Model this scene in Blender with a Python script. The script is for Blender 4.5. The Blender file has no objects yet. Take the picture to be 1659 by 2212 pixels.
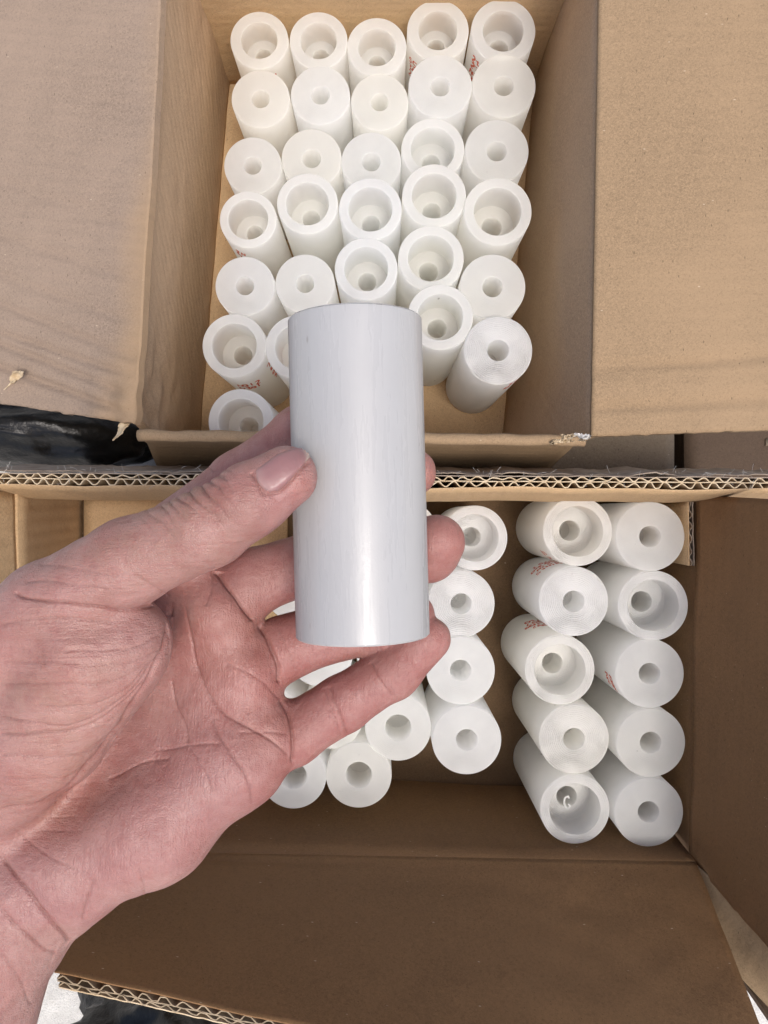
import bpy, bmesh, math, random
import numpy as np
from mathutils import Vector, Matrix, noise
from mathutils.bvhtree import BVHTree
random.seed(7); np.random.seed(7)
R = math.radians
S = bpy.context.scene
COL = S.collection

# ------------------------------------------------------------------ camera, sky, sun, exposure
CAM_Z = 0.64                       # lens height above the concrete, in metres
F = 1664.0                         # focal length in pixels of a 1659 x 2212 picture
CU, CV = 829.5, 1106.0
cam = bpy.data.cameras.new('camera'); camo = bpy.data.objects.new('camera', cam); COL.objects.link(camo)
camo.location = (0, 0, CAM_Z); camo.rotation_euler = (0, 0, 0)
cam.sensor_fit = 'VERTICAL'; cam.sensor_height = 36.0; cam.lens = 36.0 * F / 2212.0
cam.clip_start = 0.01; cam.clip_end = 500
S.camera = camo

SUN = Vector((0.19, -0.27, 1.0)).normalized()
W = bpy.data.worlds.new('World'); S.world = W; W.use_nodes = True
wn = W.node_tree.nodes; wl = W.node_tree.links; wn.clear()
sky = wn.new('ShaderNodeTexSky'); sky.sky_type = 'NISHITA'; sky.sun_disc = False
sky.sun_elevation = math.asin(SUN.z); sky.sun_rotation = math.atan2(SUN.x, SUN.y)
sky.air_density = 0.8; sky.dust_density = 5.0; sky.ozone_density = 1.0
bg = wn.new('ShaderNodeBackground'); bg.inputs['Strength'].default_value = 0.15
wo = wn.new('ShaderNodeOutputWorld')
wl.new(sky.outputs[0], bg.inputs[0]); wl.new(bg.outputs[0], wo.inputs[0])
sun = bpy.data.lights.new('sun', 'SUN'); suno = bpy.data.objects.new('sun', sun); COL.objects.link(suno)
sun.energy = 1.4; sun.angle = R(18); sun.color = (1.0, 0.968, 0.925)
suno.rotation_euler = SUN.to_track_quat('Z', 'Y').to_euler()
suno.location = (0.3, -0.3, 2)
S.view_settings.view_transform = 'Standard'; S.view_settings.look = 'None'
S.view_settings.gamma = 1.0; S.view_settings.use_curve_mapping = False
S.view_settings.exposure = 0.44
S.cycles.max_bounces = 16; S.cycles.diffuse_bounces = 9; S.cycles.transmission_bounces = 14; S.cycles.glossy_bounces = 3
S.cycles.caustics_reflective = False; S.cycles.caustics_refractive = False

# ------------------------------------------------------------------ helpers
def P(u, v, Z):                    # photograph point (1659 x 2212) at a distance Z below the lens
    return Vector(((u - CU) / F * Z, (CV - v) / F * Z, CAM_Z - Z))

def link(name, me, mat, parent=None):
    o = bpy.data.objects.new(name, me); COL.objects.link(o)
    if mat is not None and not me.materials: me.materials.append(mat)
    if parent is not None: o.parent = parent
    return o

def thing(name, label, cat, loc, group=None):
    o = bpy.data.objects.new(name, None); COL.objects.link(o)
    o.location = loc; o['label'] = label; o['category'] = cat
    o.empty_display_size = 0.02
    if group: o['group'] = group
    return o

def tag(o, label=None, cat=None, group=None, kind=None):
    if label: o['label'] = label
    if cat: o['category'] = cat
    if group: o['group'] = group
    if kind: o['kind'] = kind
    return o

def rebase(verts, parent):
    if parent is None: return [tuple(v) for v in verts]
    b = parent['_base'] if '_base' in parent else parent.location
    b = Vector(b)
    return [tuple(Vector(v) - b) for v in verts]

def nz(x, y, z, s, o=0.0): return noise.noise(Vector((x * s + o, y * s - o, z * s + 2 * o)))

def sheet(name, parent, mat, A, B, C, D, thick=0.005, nx=24, ny=24, disp=None, smooth=True, edge=None, base=None):
    """slab whose visible face runs A-B-C-D (s along AB, t along AD); thickness goes away from the visible normal"""
    A, B, C, D = map(Vector, (A, B, C, D))
    n = ((B - A).cross(D - A)).normalized()
    if base is None: base = Vector(parent.location) if parent else Vector((0, 0, 0))
    lu, lv = (B - A).length, (D - A).length
    front, uvs = [], []
    for j in range(ny + 1):
        t = j / ny
        for i in range(nx + 1):
            s = i / nx
            s2, t2 = s, t
            if edge: s2, t2 = edge(s, t)
            p = A * (1 - s2) * (1 - t2) + B * s2 * (1 - t2) + C * s2 * t2 + D * (1 - s2) * t2
            if disp: p = p + n * disp(s, t, p)
            front.append(p); uvs.append((s * lu, t * lv))
    nv = len(front)
    verts = front + [p - n * thick for p in front]
    faces = []
    idx = lambda i, j: j * (nx + 1) + i
    for j in range(ny):
        for i in range(nx):
            q = [idx(i, j), idx(i + 1, j), idx(i + 1, j + 1), idx(i, j + 1)]
            faces.append(q); faces.append([k + nv for k in reversed(q)])
    rim = [idx(i, 0) for i in range(nx + 1)] + [idx(nx, j) for j in range(1, ny + 1)] + \
          [idx(i, ny) for i in range(nx - 1, -1, -1)] + [idx(0, j) for j in range(ny - 1, 0, -1)]
    nf = len(faces)
    for a, b in zip(rim, rim[1:] + rim[:1]): faces.append([b, a, a + nv, b + nv])
    me = bpy.data.meshes.new(name)
    me.from_pydata([tuple(v - base) for v in verts], [], faces)
    uvl = me.uv_layers.new(name='UVMap')
    lv_ = np.empty(len(me.loops), dtype=np.int32); me.loops.foreach_get('vertex_index', lv_)
    uva = np.array(uvs + uvs, dtype=np.float32)[lv_]
    uvl.data.foreach_set('uv', uva.ravel())
    me.polygons.foreach_set('use_smooth', np.array([smooth and k < nf for k in range(len(me.polygons))]))
    me.update()
    return link(name, me, mat, parent)

def ribbon(name, parent, mat, pts, down, depth, thick, base):
    """a thin upright paper strip that follows pts, hanging 'depth' along 'down', 'thick' wide"""
    pts = [Vector(p) for p in pts]; down = Vector(down).normalized()
    vs, fs = [], []
    for i, p in enumerate(pts):
        a = pts[max(i - 1, 0)]; b = pts[min(i + 1, len(pts) - 1)]
        n = (b - a).cross(down).normalized() * (thick / 2)
        for q in (p + n, p - n, p - n + down * depth, p + n + down * depth): vs.append(tuple(q - base))
    for i in range(len(pts) - 1):
        k, m = 4 * i, 4 * (i + 1)
        for j in range(4):
            j2 = (j + 1) % 4
            fs.append([k + j, m + j, m + j2, k + j2])
    fs.append([3, 2, 1, 0]); e = 4 * (len(pts) - 1); fs.append([e, e + 1, e + 2, e + 3])
    me = bpy.data.meshes.new(name); me.from_pydata(vs, [], fs); me.update()
    bm = bmesh.new(); bm.from_mesh(me); bmesh.ops.recalc_face_normals(bm, faces=bm.faces); bm.to_mesh(me); bm.free()
    return link(name, me, mat, parent)

# ------------------------------------------------------------------ materials
class NT:
    def __init__(s, name):
        s.m = bpy.data.materials.new(name); s.m.use_nodes = True
        s.n = s.m.node_tree.nodes; s.l = s.m.node_tree.links; s.n.clear()
        s.out = s.n.new('ShaderNodeOutputMaterial'); s.b = s.n.new('ShaderNodeBsdfPrincipled')
        s.l.new(s.b.outputs[0], s.out.inputs[0])
        s.tc = s.n.new('ShaderNodeTexCoord')
    def set(s, **k):
        for a, v in k.items(): s.b.inputs[a.replace('_', ' ')].default_value = v
    def node(s, t, ins=None, **k):
        x = s.n.new(t)
        for a, v in k.items(): setattr(x, a, v)
        for a, v in (ins or {}).items(): s.put(x, a, v)
        return x
    def put(s, x, a, v):
        if hasattr(v, 'is_output') or isinstance(v, bpy.types.NodeSocket): s.l.new(v, x.inputs[a])
        else: x.inputs[a].default_value = v
    def noise(s, vec, scale, detail=3, rough=0.55, dist=0.0):
        return s.node('ShaderNodeTexNoise', {'Vector': vec, 'Scale': scale, 'Detail': detail, 'Roughness': rough, 'Distortion': dist}).outputs[0]
    def mapping(s, vec, scale=(1, 1, 1), rot=(0, 0, 0), loc=(0, 0, 0)):
        return s.node('ShaderNodeMapping', {'Vector': vec, 'Scale': scale, 'Rotation': rot, 'Location': loc}).outputs[0]
    def math(s, op, a, b=0.0, c=None, clamp=False):
        x = s.node('ShaderNodeMath', operation=op, use_clamp=clamp); s.put(x, 0, a); s.put(x, 1, b)
        if c is not None: s.put(x, 2, c)
        return x.outputs[0]
    def ramp(s, fac, stops):
        x = s.node('ShaderNodeValToRGB', {'Fac': fac}); e = x.color_ramp.elements
        while len(e) < len(stops): e.new(0.5)
        for el, (p, c) in zip(e, stops):
            el.position = p; el.color = c if len(c) == 4 else (*c, 1)
        return x.outputs[0]
    def mix(s, fac, a, b, mode='MIX'):
        x = s.node('ShaderNodeMix', data_type='RGBA', blend_type=mode)
        s.put(x, 0, fac); s.put(x, 6, a); s.put(x, 7, b); return x.outputs[2]
    def bump(s, h, dist, strength=1.0, normal=None):
        x = s.node('ShaderNodeBump', {'Height': h, 'Distance': dist, 'Strength': strength})
        if normal is not None: s.l.new(normal, x.inputs['Normal'])
        return x.outputs[0]
c4 = lambda c: (*c, 1.0)

def cardboard(name, col, flute='u', flute_h=0.00012, warm=(1.0, 1.0, 1.0), rot=0.0, crumple=0.0006, painted_light=None):
    t = NT(name); uv = t.tc.outputs['UV']; ob = t.tc.outputs['Object']
    big = t.noise(ob, 9, 3); mid = t.noise(ob, 60, 4, 0.6)
    fib = t.noise(t.mapping(ob, (1, 1, 1)), 900, 3, 0.7, 1.2)
    col2 = tuple(c * 0.74 for c in col); col3 = tuple(min(1, c * 1.14) for c in col)
    base = t.ramp(big, [(0.3, col2), (0.55, col), (0.75, col3)])
    base = t.mix(t.math('MULTIPLY', mid, 0.35), base, c4(tuple(c * 0.86 for c in col)))
    base = t.mix(t.ramp(fib, [(0.40, (0, 0, 0)), (0.66, (1, 1, 1))]), t.mix(0.5, base, c4(col2), 'MULTIPLY') if False else base, c4(col3))
    base = t.mix(t.ramp(fib, [(0.30, (0.34,) * 3), (0.46, (0, 0, 0))]), base, c4(tuple(c * 0.5 for c in col)))
    # single dark and light fibres
    vo = t.node('ShaderNodeTexVoronoi', {'Vector': t.mapping(ob, (1, 0.35, 1), (0, 0, 0.6)), 'Scale': 260.0}, feature='F1').outputs['Distance']
    base = t.mix(t.ramp(vo, [(0.045, (0.75,) * 3), (0.085, (0, 0, 0))]), base, c4(tuple(c * 0.32 for c in col)))
    vo2 = t.node('ShaderNodeTexVoronoi', {'Vector': t.mapping(ob, (0.4, 1, 1), (0, 0, 1.1), (3, 1, 2)), 'Scale': 150.0}, feature='F1').outputs['Distance']
    base = t.mix(t.ramp(vo2, [(0.018, (0.6,) * 3), (0.05, (0, 0, 0))]), base, (0.66, 0.55, 0.41, 1))
    scuff = t.math('MULTIPLY', t.ramp(t.noise(t.mapping(ob, (1, 0.25, 1), (0, 0, 0.4)), 75, 5, 0.72, 0.8), [(0.60, (0,) * 3), (0.72, (0.55,) * 3)]), t.ramp(t.noise(ob, 12, 2), [(0.48, (0,) * 3), (0.62, (1,) * 3)]))
    base = t.mix(scuff, base, c4(tuple(c * 0.66 for c in col)))
    if painted_light: base = painted_light(t, base, ob)
    t.l.new(base, t.b.inputs['Base Color'])
    m = t.mapping(uv, (1, 1, 1), (0, 0, rot))
    w = t.node('ShaderNodeTexWave', {'Vector': m, 'Scale': 1.0 / 0.0078 / 3.1831 * 1.0, 'Distortion': 0.6, 'Detail': 1.0}, wave_type='BANDS', bands_direction='X' if flute == 'u' else 'Y').outputs['Fac']
    n1 = t.bump(w, flute_h * 2)
    n2 = t.bump(t.noise(ob, 34, 4, 0.55, 0.4), crumple * 4, 0.7, n1)
    n3 = t.bump(fib, 0.00025, 0.55, n2)
    t.l.new(n3, t.b.inputs['Normal'])
    t.set(Roughness=0.82); t.b.inputs['Specular IOR Level'].default_value = 0.22
    return t.m

def warm_bounce(t, base, ob):       # warm reflected light beside the fold, painted into the board colour
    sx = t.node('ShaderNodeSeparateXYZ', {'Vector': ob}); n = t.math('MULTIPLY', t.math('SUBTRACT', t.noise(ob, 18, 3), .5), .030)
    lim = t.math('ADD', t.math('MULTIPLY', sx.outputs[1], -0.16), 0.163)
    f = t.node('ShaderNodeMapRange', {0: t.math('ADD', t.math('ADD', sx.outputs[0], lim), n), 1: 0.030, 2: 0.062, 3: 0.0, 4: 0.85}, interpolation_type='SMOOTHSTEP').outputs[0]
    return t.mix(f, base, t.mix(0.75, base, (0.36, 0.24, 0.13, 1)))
KRAFT = (0.48, 0.33, 0.185)
M = {}
M['kraft'] = cardboard('kraft_board', KRAFT, 'u')
M['kraft_v'] = cardboard('kraft_board_cross', (0.50, 0.345, 0.195), 'v', 0.00004)
M['kraft_flap'] = cardboard('kraft_flap', (0.305, 0.212, 0.125), 'v', 0.00006, crumple=0.0004)
M['kraft_grey'] = cardboard('kraft_greyed', (0.29, 0.218, 0.163), 'v', 0.00010, painted_light=warm_bounce)
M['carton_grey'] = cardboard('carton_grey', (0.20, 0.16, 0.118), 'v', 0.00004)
M['kraft_floor_shaded'] = cardboard('kraft_floor_shaded', (0.135, 0.085, 0.046), 'v', 0.00004)  # board darkened to stand in for shade among the standing tubes
M['carton_dark'] = cardboard('carton_dark', (0.085, 0.058, 0.040), 'v', 0.00004)  # dark tone paints in the shadow lying over the closed carton
M['kraft_wall'] = cardboard('kraft_wall', (0.47, 0.33, 0.21), 'u', 0.00006, rot=0.6)
M['kraft_shaded'] = cardboard('kraft_in_shade', (0.215, 0.120, 0.056), 'u', 0.00004, crumple=0.0003)  # same kraft darkened, painting shade onto the near box front and right walls
M['ply'] = cardboard('peeled_ply_board', (0.30, 0.215, 0.13), 'v', 0.0, crumple=0.0005)
M['paper'] = (lambda t: (t.set(Base_Color=(0.58, 0.46, 0.30, 1), Roughness=0.9), t.l.new(t.ramp(t.noise(t.tc.outputs['Object'], 300, 3), [(0.3, (0.46, 0.34, 0.20)), (0.7, (0.64, 0.53, 0.37))]), t.b.inputs['Base Color']), t.m)[-1])(NT('flute_paper'))
M['paper_grey'] = (lambda t: (t.l.new(t.ramp(t.noise(t.tc.outputs['Object'], 120, 3), [(0.3, (0.20, 0.15, 0.11)), (0.7, (0.36, 0.29, 0.22))]), t.b.inputs['Base Color']), t.set(Roughness=0.7), t.m)[-1])(NT('worn_liner'))

def concrete():
    t = NT('concrete'); ob = t.tc.outputs['Object']
    c = t.ramp(t.noise(ob, 60, 6, 0.7), [(0.3, (0.46, 0.45, 0.42)), (0.7, (0.66, 0.65, 0.61))])
    v = t.noise(ob, 700, 2)
    c = t.mix(t.ramp(v, [(0.55, (0, 0, 0)), (0.7, (0.5,) * 3)]), c, (0.30, 0.29, 0.27, 1))
    t.l.new(c, t.b.inputs['Base Color']); t.l.new(t.bump(v, 0.001), t.b.inputs['Normal']); t.set(Roughness=0.9)
    return t.m
M['concrete'] = concrete()

def plastic_white(name, col, sss=0.35, rough=0.42, streak=False, cut=0.3):
    t = NT(name); ob = t.tc.outputs['Object']; nrm = t.tc.outputs['Normal']
    rnd = t.node('ShaderNodeObjectInfo').outputs['Random']
    sx = t.node('ShaderNodeSeparateXYZ', {'Vector': ob}); sn = t.node('ShaderNodeSeparateXYZ', {'Vector': nrm})
    cl = t.noise(ob, 70, 3, 0.6)
    a = tuple(c * 0.955 for c in col)
    base = t.mix(t.ramp(cl, [(0.35, (0,) * 3), (0.7, (1,) * 3)]), c4(col), c4(a))
    warm = t.math('MULTIPLY', rnd, 0.75)
    base = t.mix(warm, base, c4((col[0], col[1] * 0.985, col[2] * 0.945)))
    # specks of dirt
    vo = t.node('ShaderNodeTexVoronoi', {'Vector': t.node('ShaderNodeVectorMath', {0: t.mapping(ob, (1, 1, 0.4)), 1: t.node('ShaderNodeCombineXYZ', {0: t.math('MULTIPLY', rnd, 3.7), 1: t.math('MULTIPLY', rnd, 9.1), 2: rnd}).outputs[0]}, operation='ADD').outputs[0], 'Scale': 170.0 if streak else 70.0}, feature='F1').outputs['Distance']
    gate = t.ramp(t.noise(ob, 40, 2), [(0.50 if streak else 0.56, (0,) * 3), (0.58 if streak else 0.62, (1,) * 3)])
    sp = t.math('MULTIPLY', t.ramp(vo, [(0.07 if streak else 0.035, (0.75,) * 3), (0.11 if streak else 0.07, (0,) * 3)]), gate)
    base = t.mix(sp, base, (0.28, 0.25, 0.23, 1))
    rad = t.math('SQRT', t.math('ADD', t.math('MULTIPLY', sx.outputs[0], sx.outputs[0]), t.math('MULTIPLY', sx.outputs[1], sx.outputs[1])))
    radn = t.math('ADD', rad, t.math('MULTIPLY', t.math('SUBTRACT', t.noise(ob, 160, 3), 0.5), 0.0011))
    ring = t.math('SINE', t.math('MULTIPLY', radn, 2 * math.pi / 0.00105))
    top = t.math('GREATER_THAN', sn.outputs[2], 0.6)
    ringh = t.math('MULTIPLY', t.math('MULTIPLY', ring, top), t.ramp(t.noise(ob, 55, 2), [(0.35, (0.12,) * 3), (0.65, (1,) * 3)]))
    n1 = t.bump(ringh, 0.00030 * cut, 1.0)
    grain = t.noise(ob, 1500, 2, 0.6)
    n2 = t.bump(t.math('MULTIPLY', grain, top), 0.00050 * cut, 0.7, n1)
    sid = t.noise(t.mapping(ob, (1, 1, 0.05)), 700, 3, 0.6) if streak else t.noise(ob, 120, 3)
    n3 = t.bump(sid, 0.00009 if streak else 0.00012, 0.55, n2)
    if streak:
        scr = t.noise(ob, 420, 3, 0.7, 1.5)
        n3 = t.bump(scr, 0.00009, 0.5, n3)
        lng = t.noise(t.mapping(ob, (1, 1, 0.03)), 260, 3, 0.6)
        base = t.mix(t.ramp(lng, [(0.35, (0.0,) * 3), (0.7, (0.22,) * 3)]), base, c4(tuple(c * 0.9 for c in col)))
        rr = t.ramp(t.noise(t.mapping(ob, (1, 1, 0.1)), 300, 4, 0.65), [(0.35, (0.20,) * 3), (0.7, (0.46,) * 3)])
        t.l.new(rr, t.b.inputs['Roughness'])
    else: t.set(Roughness=rough)
    t.l.new(base, t.b.inputs['Base Color']); t.l.new(n3, t.b.inputs['Normal'])
    tr = t.node('ShaderNodeBsdfTranslucent', {'Color': base}); mx = t.node('ShaderNodeMixShader', {0: sss})
    t.l.new(t.b.outputs[0], mx.inputs[1]); t.l.new(tr.outputs[0], mx.inputs[2]); t.l.new(mx.outputs[0], t.out.inputs[0])
    t.b.inputs['Specular IOR Level'].default_value = 0.7 if streak else 0.45
    return t.m
M['tube'] = plastic_white('white_plastic', (0.95, 0.958, 0.952), 0.70)
M['tube_cut'] = plastic_white('rough_cut_plastic', (0.94, 0.947, 0.943), 0.58, 0.36, False, 1.0)
M['held'] = plastic_white('shade_greyed_plastic', (0.50, 0.502, 0.502), 0.22, 0.30, True)  # grey tone stands in for the phone's shade on this white tube

def simple(name, col, rough=0.6, spec=0.4, scale=200, var=0.3, bump=0.0):
    t = NT(name); ob = t.tc.outputs['Object']; n = t.noise(ob, scale, 4, 0.6)
    t.l.new(t.ramp(n, [(0.3, tuple(c * (1 - var) for c in col)), (0.7, tuple(min(1, c * (1 + var)) for c in col))]), t.b.inputs['Base Color'])
    t.set(Roughness=rough); t.b.inputs['Specular IOR Level'].default_value = spec
    if bump: t.l.new(t.bump(n, bump), t.b.inputs['Normal'])
    return t.m
M['paper_dim'] = simple('worn_flute_paper', (0.30, 0.24, 0.165), 0.9, 0.2, 260, 0.35)
M['ink'] = simple('red_marker', (0.62, 0.13, 0.07), 0.6, 0.3, 900, 0.35)
M['black'] = simple('black_plastic_film', (0.006, 0.006, 0.006), 0.36, 0.4, 90, 0.4, 0.0014)
M['dust'] = simple('dusty_fibres', (0.62, 0.60, 0.56), 0.9, 0.2)

def skin():
    t = NT('skin'); ob = t.tc.outputs['Object']
    tone = t.node('ShaderNodeVertexColor', layer_name='tone').outputs[0]
    rd = t.node('ShaderNodeAttribute', attribute_name='ridge', attribute_type='GEOMETRY').outputs['Fac']
    bl = t.noise(ob, 110, 4, 0.65)
    c = t.mix(t.ramp(bl, [(0.38, (0,) * 3), (0.68, (0.6,) * 3)]), tone, (0.39, 0.215, 0.19, 1))
    bl2 = t.noise(t.mapping(ob, (1, 1, 1), loc=(.3, .1, 0)), 240, 4, 0.7)
    c = t.mix(t.ramp(bl2, [(0.48, (0,) * 3), (0.72, (0.5,) * 3)]), c, (0.26, 0.092, 0.08, 1))
    fl = t.noise(t.mapping(ob, (0.16, 1, 0.5), (0, 0, R(-4))), 620, 3, 0.65, 0.4); fv = t.noise(t.mapping(ob, (1, 0.16, 0.5), (0, 0, R(12))), 700, 3, 0.65, 0.4)
    fm = t.node('ShaderNodeMix', data_type='FLOAT'); t.put(fm, 0, rd); t.put(fm, 2, fl); t.put(fm, 3, fv)
    c = t.mix(t.ramp(fm.outputs[0], [(0.30, (0.15,) * 3), (0.48, (0,) * 3)]), c, (0.22, 0.09, 0.075, 1))
    c = t.mix(t.ramp(fm.outputs[0], [(0.55, (0,) * 3), (0.75, (0.10,) * 3)]), c, (0.46, 0.29, 0.26, 1))
    t.l.new(c, t.b.inputs['Base Color'])
    # fine relief: fold lines across the ball of the thumb, ridges up the heel of the hand
    hor = t.noise(t.mapping(ob, (0.10, 1, 0.4), (0, 0, R(-4))), 1150, 3, 0.6, 0.3)
    ver = t.noise(t.mapping(ob, (1, 0.10, 0.4), (0, 0, R(12))), 1250, 3, 0.6, 0.3)
    h = t.node('ShaderNodeMix', data_type='FLOAT'); t.put(h, 0, rd); t.put(h, 2, hor); t.put(h, 3, ver)
    n1 = t.bump(h.outputs[0], 0.0006, 0.5)
    cells = t.node('ShaderNodeTexVoronoi', {'Vector': ob, 'Scale': 1300.0}, feature='DISTANCE_TO_EDGE').outputs[0]
    n2 = t.bump(t.math('MINIMUM', cells, 0.25), 0.0004, 0.6, n1)
    n3 = t.bump(t.noise(ob, 420, 3, 0.6), 0.0006, 0.6, n2)
    t.l.new(n3, t.b.inputs['Normal'])
    t.l.new(t.ramp(t.noise(ob, 300, 3), [(0.3, (0.36,) * 3), (0.7, (0.54,) * 3)]), t.b.inputs['Roughness'])
    t.b.inputs['Subsurface Weight'].default_value = 0.30
    t.b.inputs['Subsurface Radius'].default_value = (1.0, 0.32, 0.20)
    t.b.inputs['Subsurface Scale'].default_value = 0.0035
    t.b.inputs['Specular IOR Level'].default_value = 0.5
    return t.m
M['skin'] = skin()
def nailmat():
    t = NT('nail'); ob = t.tc.outputs['Object']
    tone = t.node('ShaderNodeVertexColor', layer_name='tone').outputs[0]
    t.l.new(tone, t.b.inputs['Base Color'])
    t.l.new(t.bump(t.noise(ob, 500, 2), 0.0001), t.b.inputs['Normal'])
    t.set(Roughness=0.38); t.b.inputs['Subsurface Weight'].default_value = 0.2
    t.b.inputs['Subsurface Radius'].default_value = (1, .4, .3); t.b.inputs['Subsurface Scale'].default_value = 0.002
    return t.m
M['nail'] = nailmat()

# ------------------------------------------------------------------ ground
g = sheet('ground', None, M['concrete'], (-40, -40, 0), (40, -40, 0), (40, 40, 0), (-40, 40, 0), 0.05, 8, 8)
tag(g, kind='structure')

# ------------------------------------------------------------------ upper box
def crumple(a1=0.0010, s1=14, a2=0.0004, s2=55, o=0.0):
    return lambda s, t, p: a1 * nz(p.x, p.y, p.z, s1, o) + a2 * nz(p.x, p.y, p.z, s2, o + 3)

ZC, ZB = 0.42, 0.60
ub = thing('cardboard_box', 'opened cardboard box with folded-out flaps, packed with rows of standing white tubes', 'box', P(790, 600, ZB))
cBL, cBR, cFR, cFL = P(360, -221, ZC), P(1297, -221, ZC), P(1279, 938, ZC), P(292, 905, ZC)
bBL, bBR, bFR, bFL = P(497, 177, ZB), P(1152, 177, ZB), P(1078, 1015, ZB), P(425, 1015, ZB)
T = 0.0055
def bend_wall(amp, o):
    f = crumple(0.0012, 16, 0.0004, 60, o)
    return lambda s, t, p: f(s, t, p) + amp * math.sin(math.pi * s) * (1 - t)
dz_ = Vector((0, 0, -.0042))
w1 = sheet('side_wall', ub, M['kraft_wall'], cBL + dz_, cFL + dz_, bFL, bBL, T, 110, 40, lambda s, t, p: bend_wall(-0.001, 1)(s, t, p) + max(0, 1 - math.hypot((s - 1) * 4.2, t * 1.4)) * (0.006 * nz(p.x * .6 + p.z * .5, p.y, p.z, 75, 81) - .002) * min(1, t * 10 + .2))
w2 = sheet('side_wall', ub, M['kraft_wall'], cFR + dz_, cBR + dz_, bBR, bFR, T, 60, 16, bend_wall(-0.001, 2))
ex = Vector((.008, -.0015, 0)); ey = Vector((-.008, -.0015, 0))
sheet('end_wall', ub, M['kraft_v'], cBR + ex, cBL + ey, bBL + ey + Vector((0, 0, -.004)), bBR + ex + Vector((0, 0, -.004)), T, 40, 16, crumple(o=3))
# front wall: its rim is rolled over, outer face looks towards the lens
rimL, rimR = P(300, 946, ZC - 0.004), P(1262, 957, ZC - 0.004)
def rim_wave(s, t, p): return 0.0012 * nz(p.x, 0, 0, 18, 5) * (1 - t) + 0.0004 * nz(p.x, p.y, p.z, 90, 6)
sheet('end_wall', ub, M['kraft_v'], rimL + Vector((0, 0.0032, 0)), rimR + Vector((0, 0.0032, 0)), bFR, bFL, 0.0030, 60, 14, rim_wave)
OUTL, OUTR = P(352, 1040, ZC + 0.11), P(1160, 1040, ZC + 0.11)
sheet('end_flap', ub, M['kraft_flap'], OUTL, OUTR, rimR + Vector((-.004, 0, 0)), rimL + Vector((.003, 0, 0)), 0.0025, 60, 14,
      lambda s, t, p: 0.0014 * nz(p.x, 0, 0, 18, 5) * t + 0.0006 * nz(p.x, p.y, p.z, 40, 6))
# rounded rim over both plies
def tube_path(name, parent, mat, pts, r, seg=10, base=None, rfun=None, flat=1.0):
    pts = [Vector(p) for p in pts]; base = base or Vector((0, 0, 0)); vs, fs = [], []
    for i, p in enumerate(pts):
        d = (pts[min(i + 1, len(pts) - 1)] - pts[max(i - 1, 0)]).normalized()
        a = d.cross(Vector((0, 0, 1)));  a = a.normalized() if a.length > 1e-4 else Vector((1, 0, 0)); b = a.cross(d).normalized()
        rr = r * (rfun(i / (len(pts) - 1)) if rfun else 1)
        for k in range(seg):
            an = 2 * math.pi * k / seg
            vs.append(tuple(p + a * math.cos(an) * rr + b * math.sin(an) * rr * flat - base))
    for i in range(len(pts) - 1):
        for k in range(seg):
            fs.append([i * seg + k, i * seg + (k + 1) % seg, (i + 1) * seg + (k + 1) % seg, (i + 1) * seg + k])
    fs.append(list(range(seg))[::-1]); fs.append([(len(pts) - 1) * seg + k for k in range(seg)])
    me = bpy.data.meshes.new(name); me.from_pydata(vs, [], fs)
    bm = bmesh.new(); bm.from_mesh(me); bmesh.ops.recalc_face_normals(bm, faces=bm.faces); bm.to_mesh(me); bm.free()
    me.polygons.foreach_set('use_smooth', [True] * len(me.polygons))
    return link(name, me, mat, parent)
rp = [rimL.lerp(rimR, k / 60) + Vector((0, 0.0012 + 0.0006 * nz(k * .3, 0, 0, 1), 0.0006 + 0.0008 * nz(k * .25, 1, 0, 1))) for k in range(61)]
tube_path('folded_rim', ub, M['kraft_flap'], rp, 0.0032, 10, Vector(ub.location), lambda s: 1 + 0.15 * nz(s * 20, 0, 0, 1))
sheet('bottom_panel', ub, M['kraft'], bFL + Vector((-.01, -.01, 0)), bFR + Vector((.01, -.01, 0)), bBR + Vector((.01, .01, 0)), bBL + Vector((-.01, .01, 0)), 0.005, 30, 30, crumple(0.0004, 20, 0.0002, 60, 9))
# flaps
fl_out_b, fl_out_f = P(-240, -260, 0.47), P(-210, 838, 0.475)
def left_disp(s, t, p):
    # t runs from the front edge to the back
    c = 0.0012 * nz(p.x, p.y, p.z, 16, 1) + 0.0005 * nz(p.x, p.y, p.z, 60, 2)
    d = max(0.0, 1 - t / 0.16)
    fold = 0.0042 * d * (nz(p.x * 0.5, p.y * 3, 0, 22, 4)) + 0.0012 * d * nz(p.x, p.y, 0, 55, 8)
    near = max(0, 1 - ((p.x - cFL.x) ** 2 + (p.y - cFL.y) ** 2) ** .5 / 0.045)
    return c + fold + 0.009 * near * nz(p.x, p.y, 0, 60, 11) - min(1, (1 - s) * 8) * .75 * sum(a * math.exp(-((t - t0 - k * (s - .7)) / w) ** 2) for a, t0, k, w in ((.0048, .045, -.10, .007), (.0040, .085, -.12, .007), (.0036, .115, -.09, .006), (.0030, .16, -.13, .008), (.0020, .22, -.11, .009), (.0020, .30, -.1, .010), (.0014, .40, -.12, .012)))
def ragged(k, o):
    def f(s, t):
        e = k * (nz(s * 30, 0, o, 1) + 0.5 * nz(s * 90, 0, o, 1)) * max(0, 1 - t / 0.06)
        return s, t + e
    return f
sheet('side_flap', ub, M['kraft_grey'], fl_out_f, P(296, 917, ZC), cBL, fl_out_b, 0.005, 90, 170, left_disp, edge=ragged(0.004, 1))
fr_out_b, fr_out_f = P(1960, -240, 0.395), P(1950, 918, 0.40)
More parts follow.
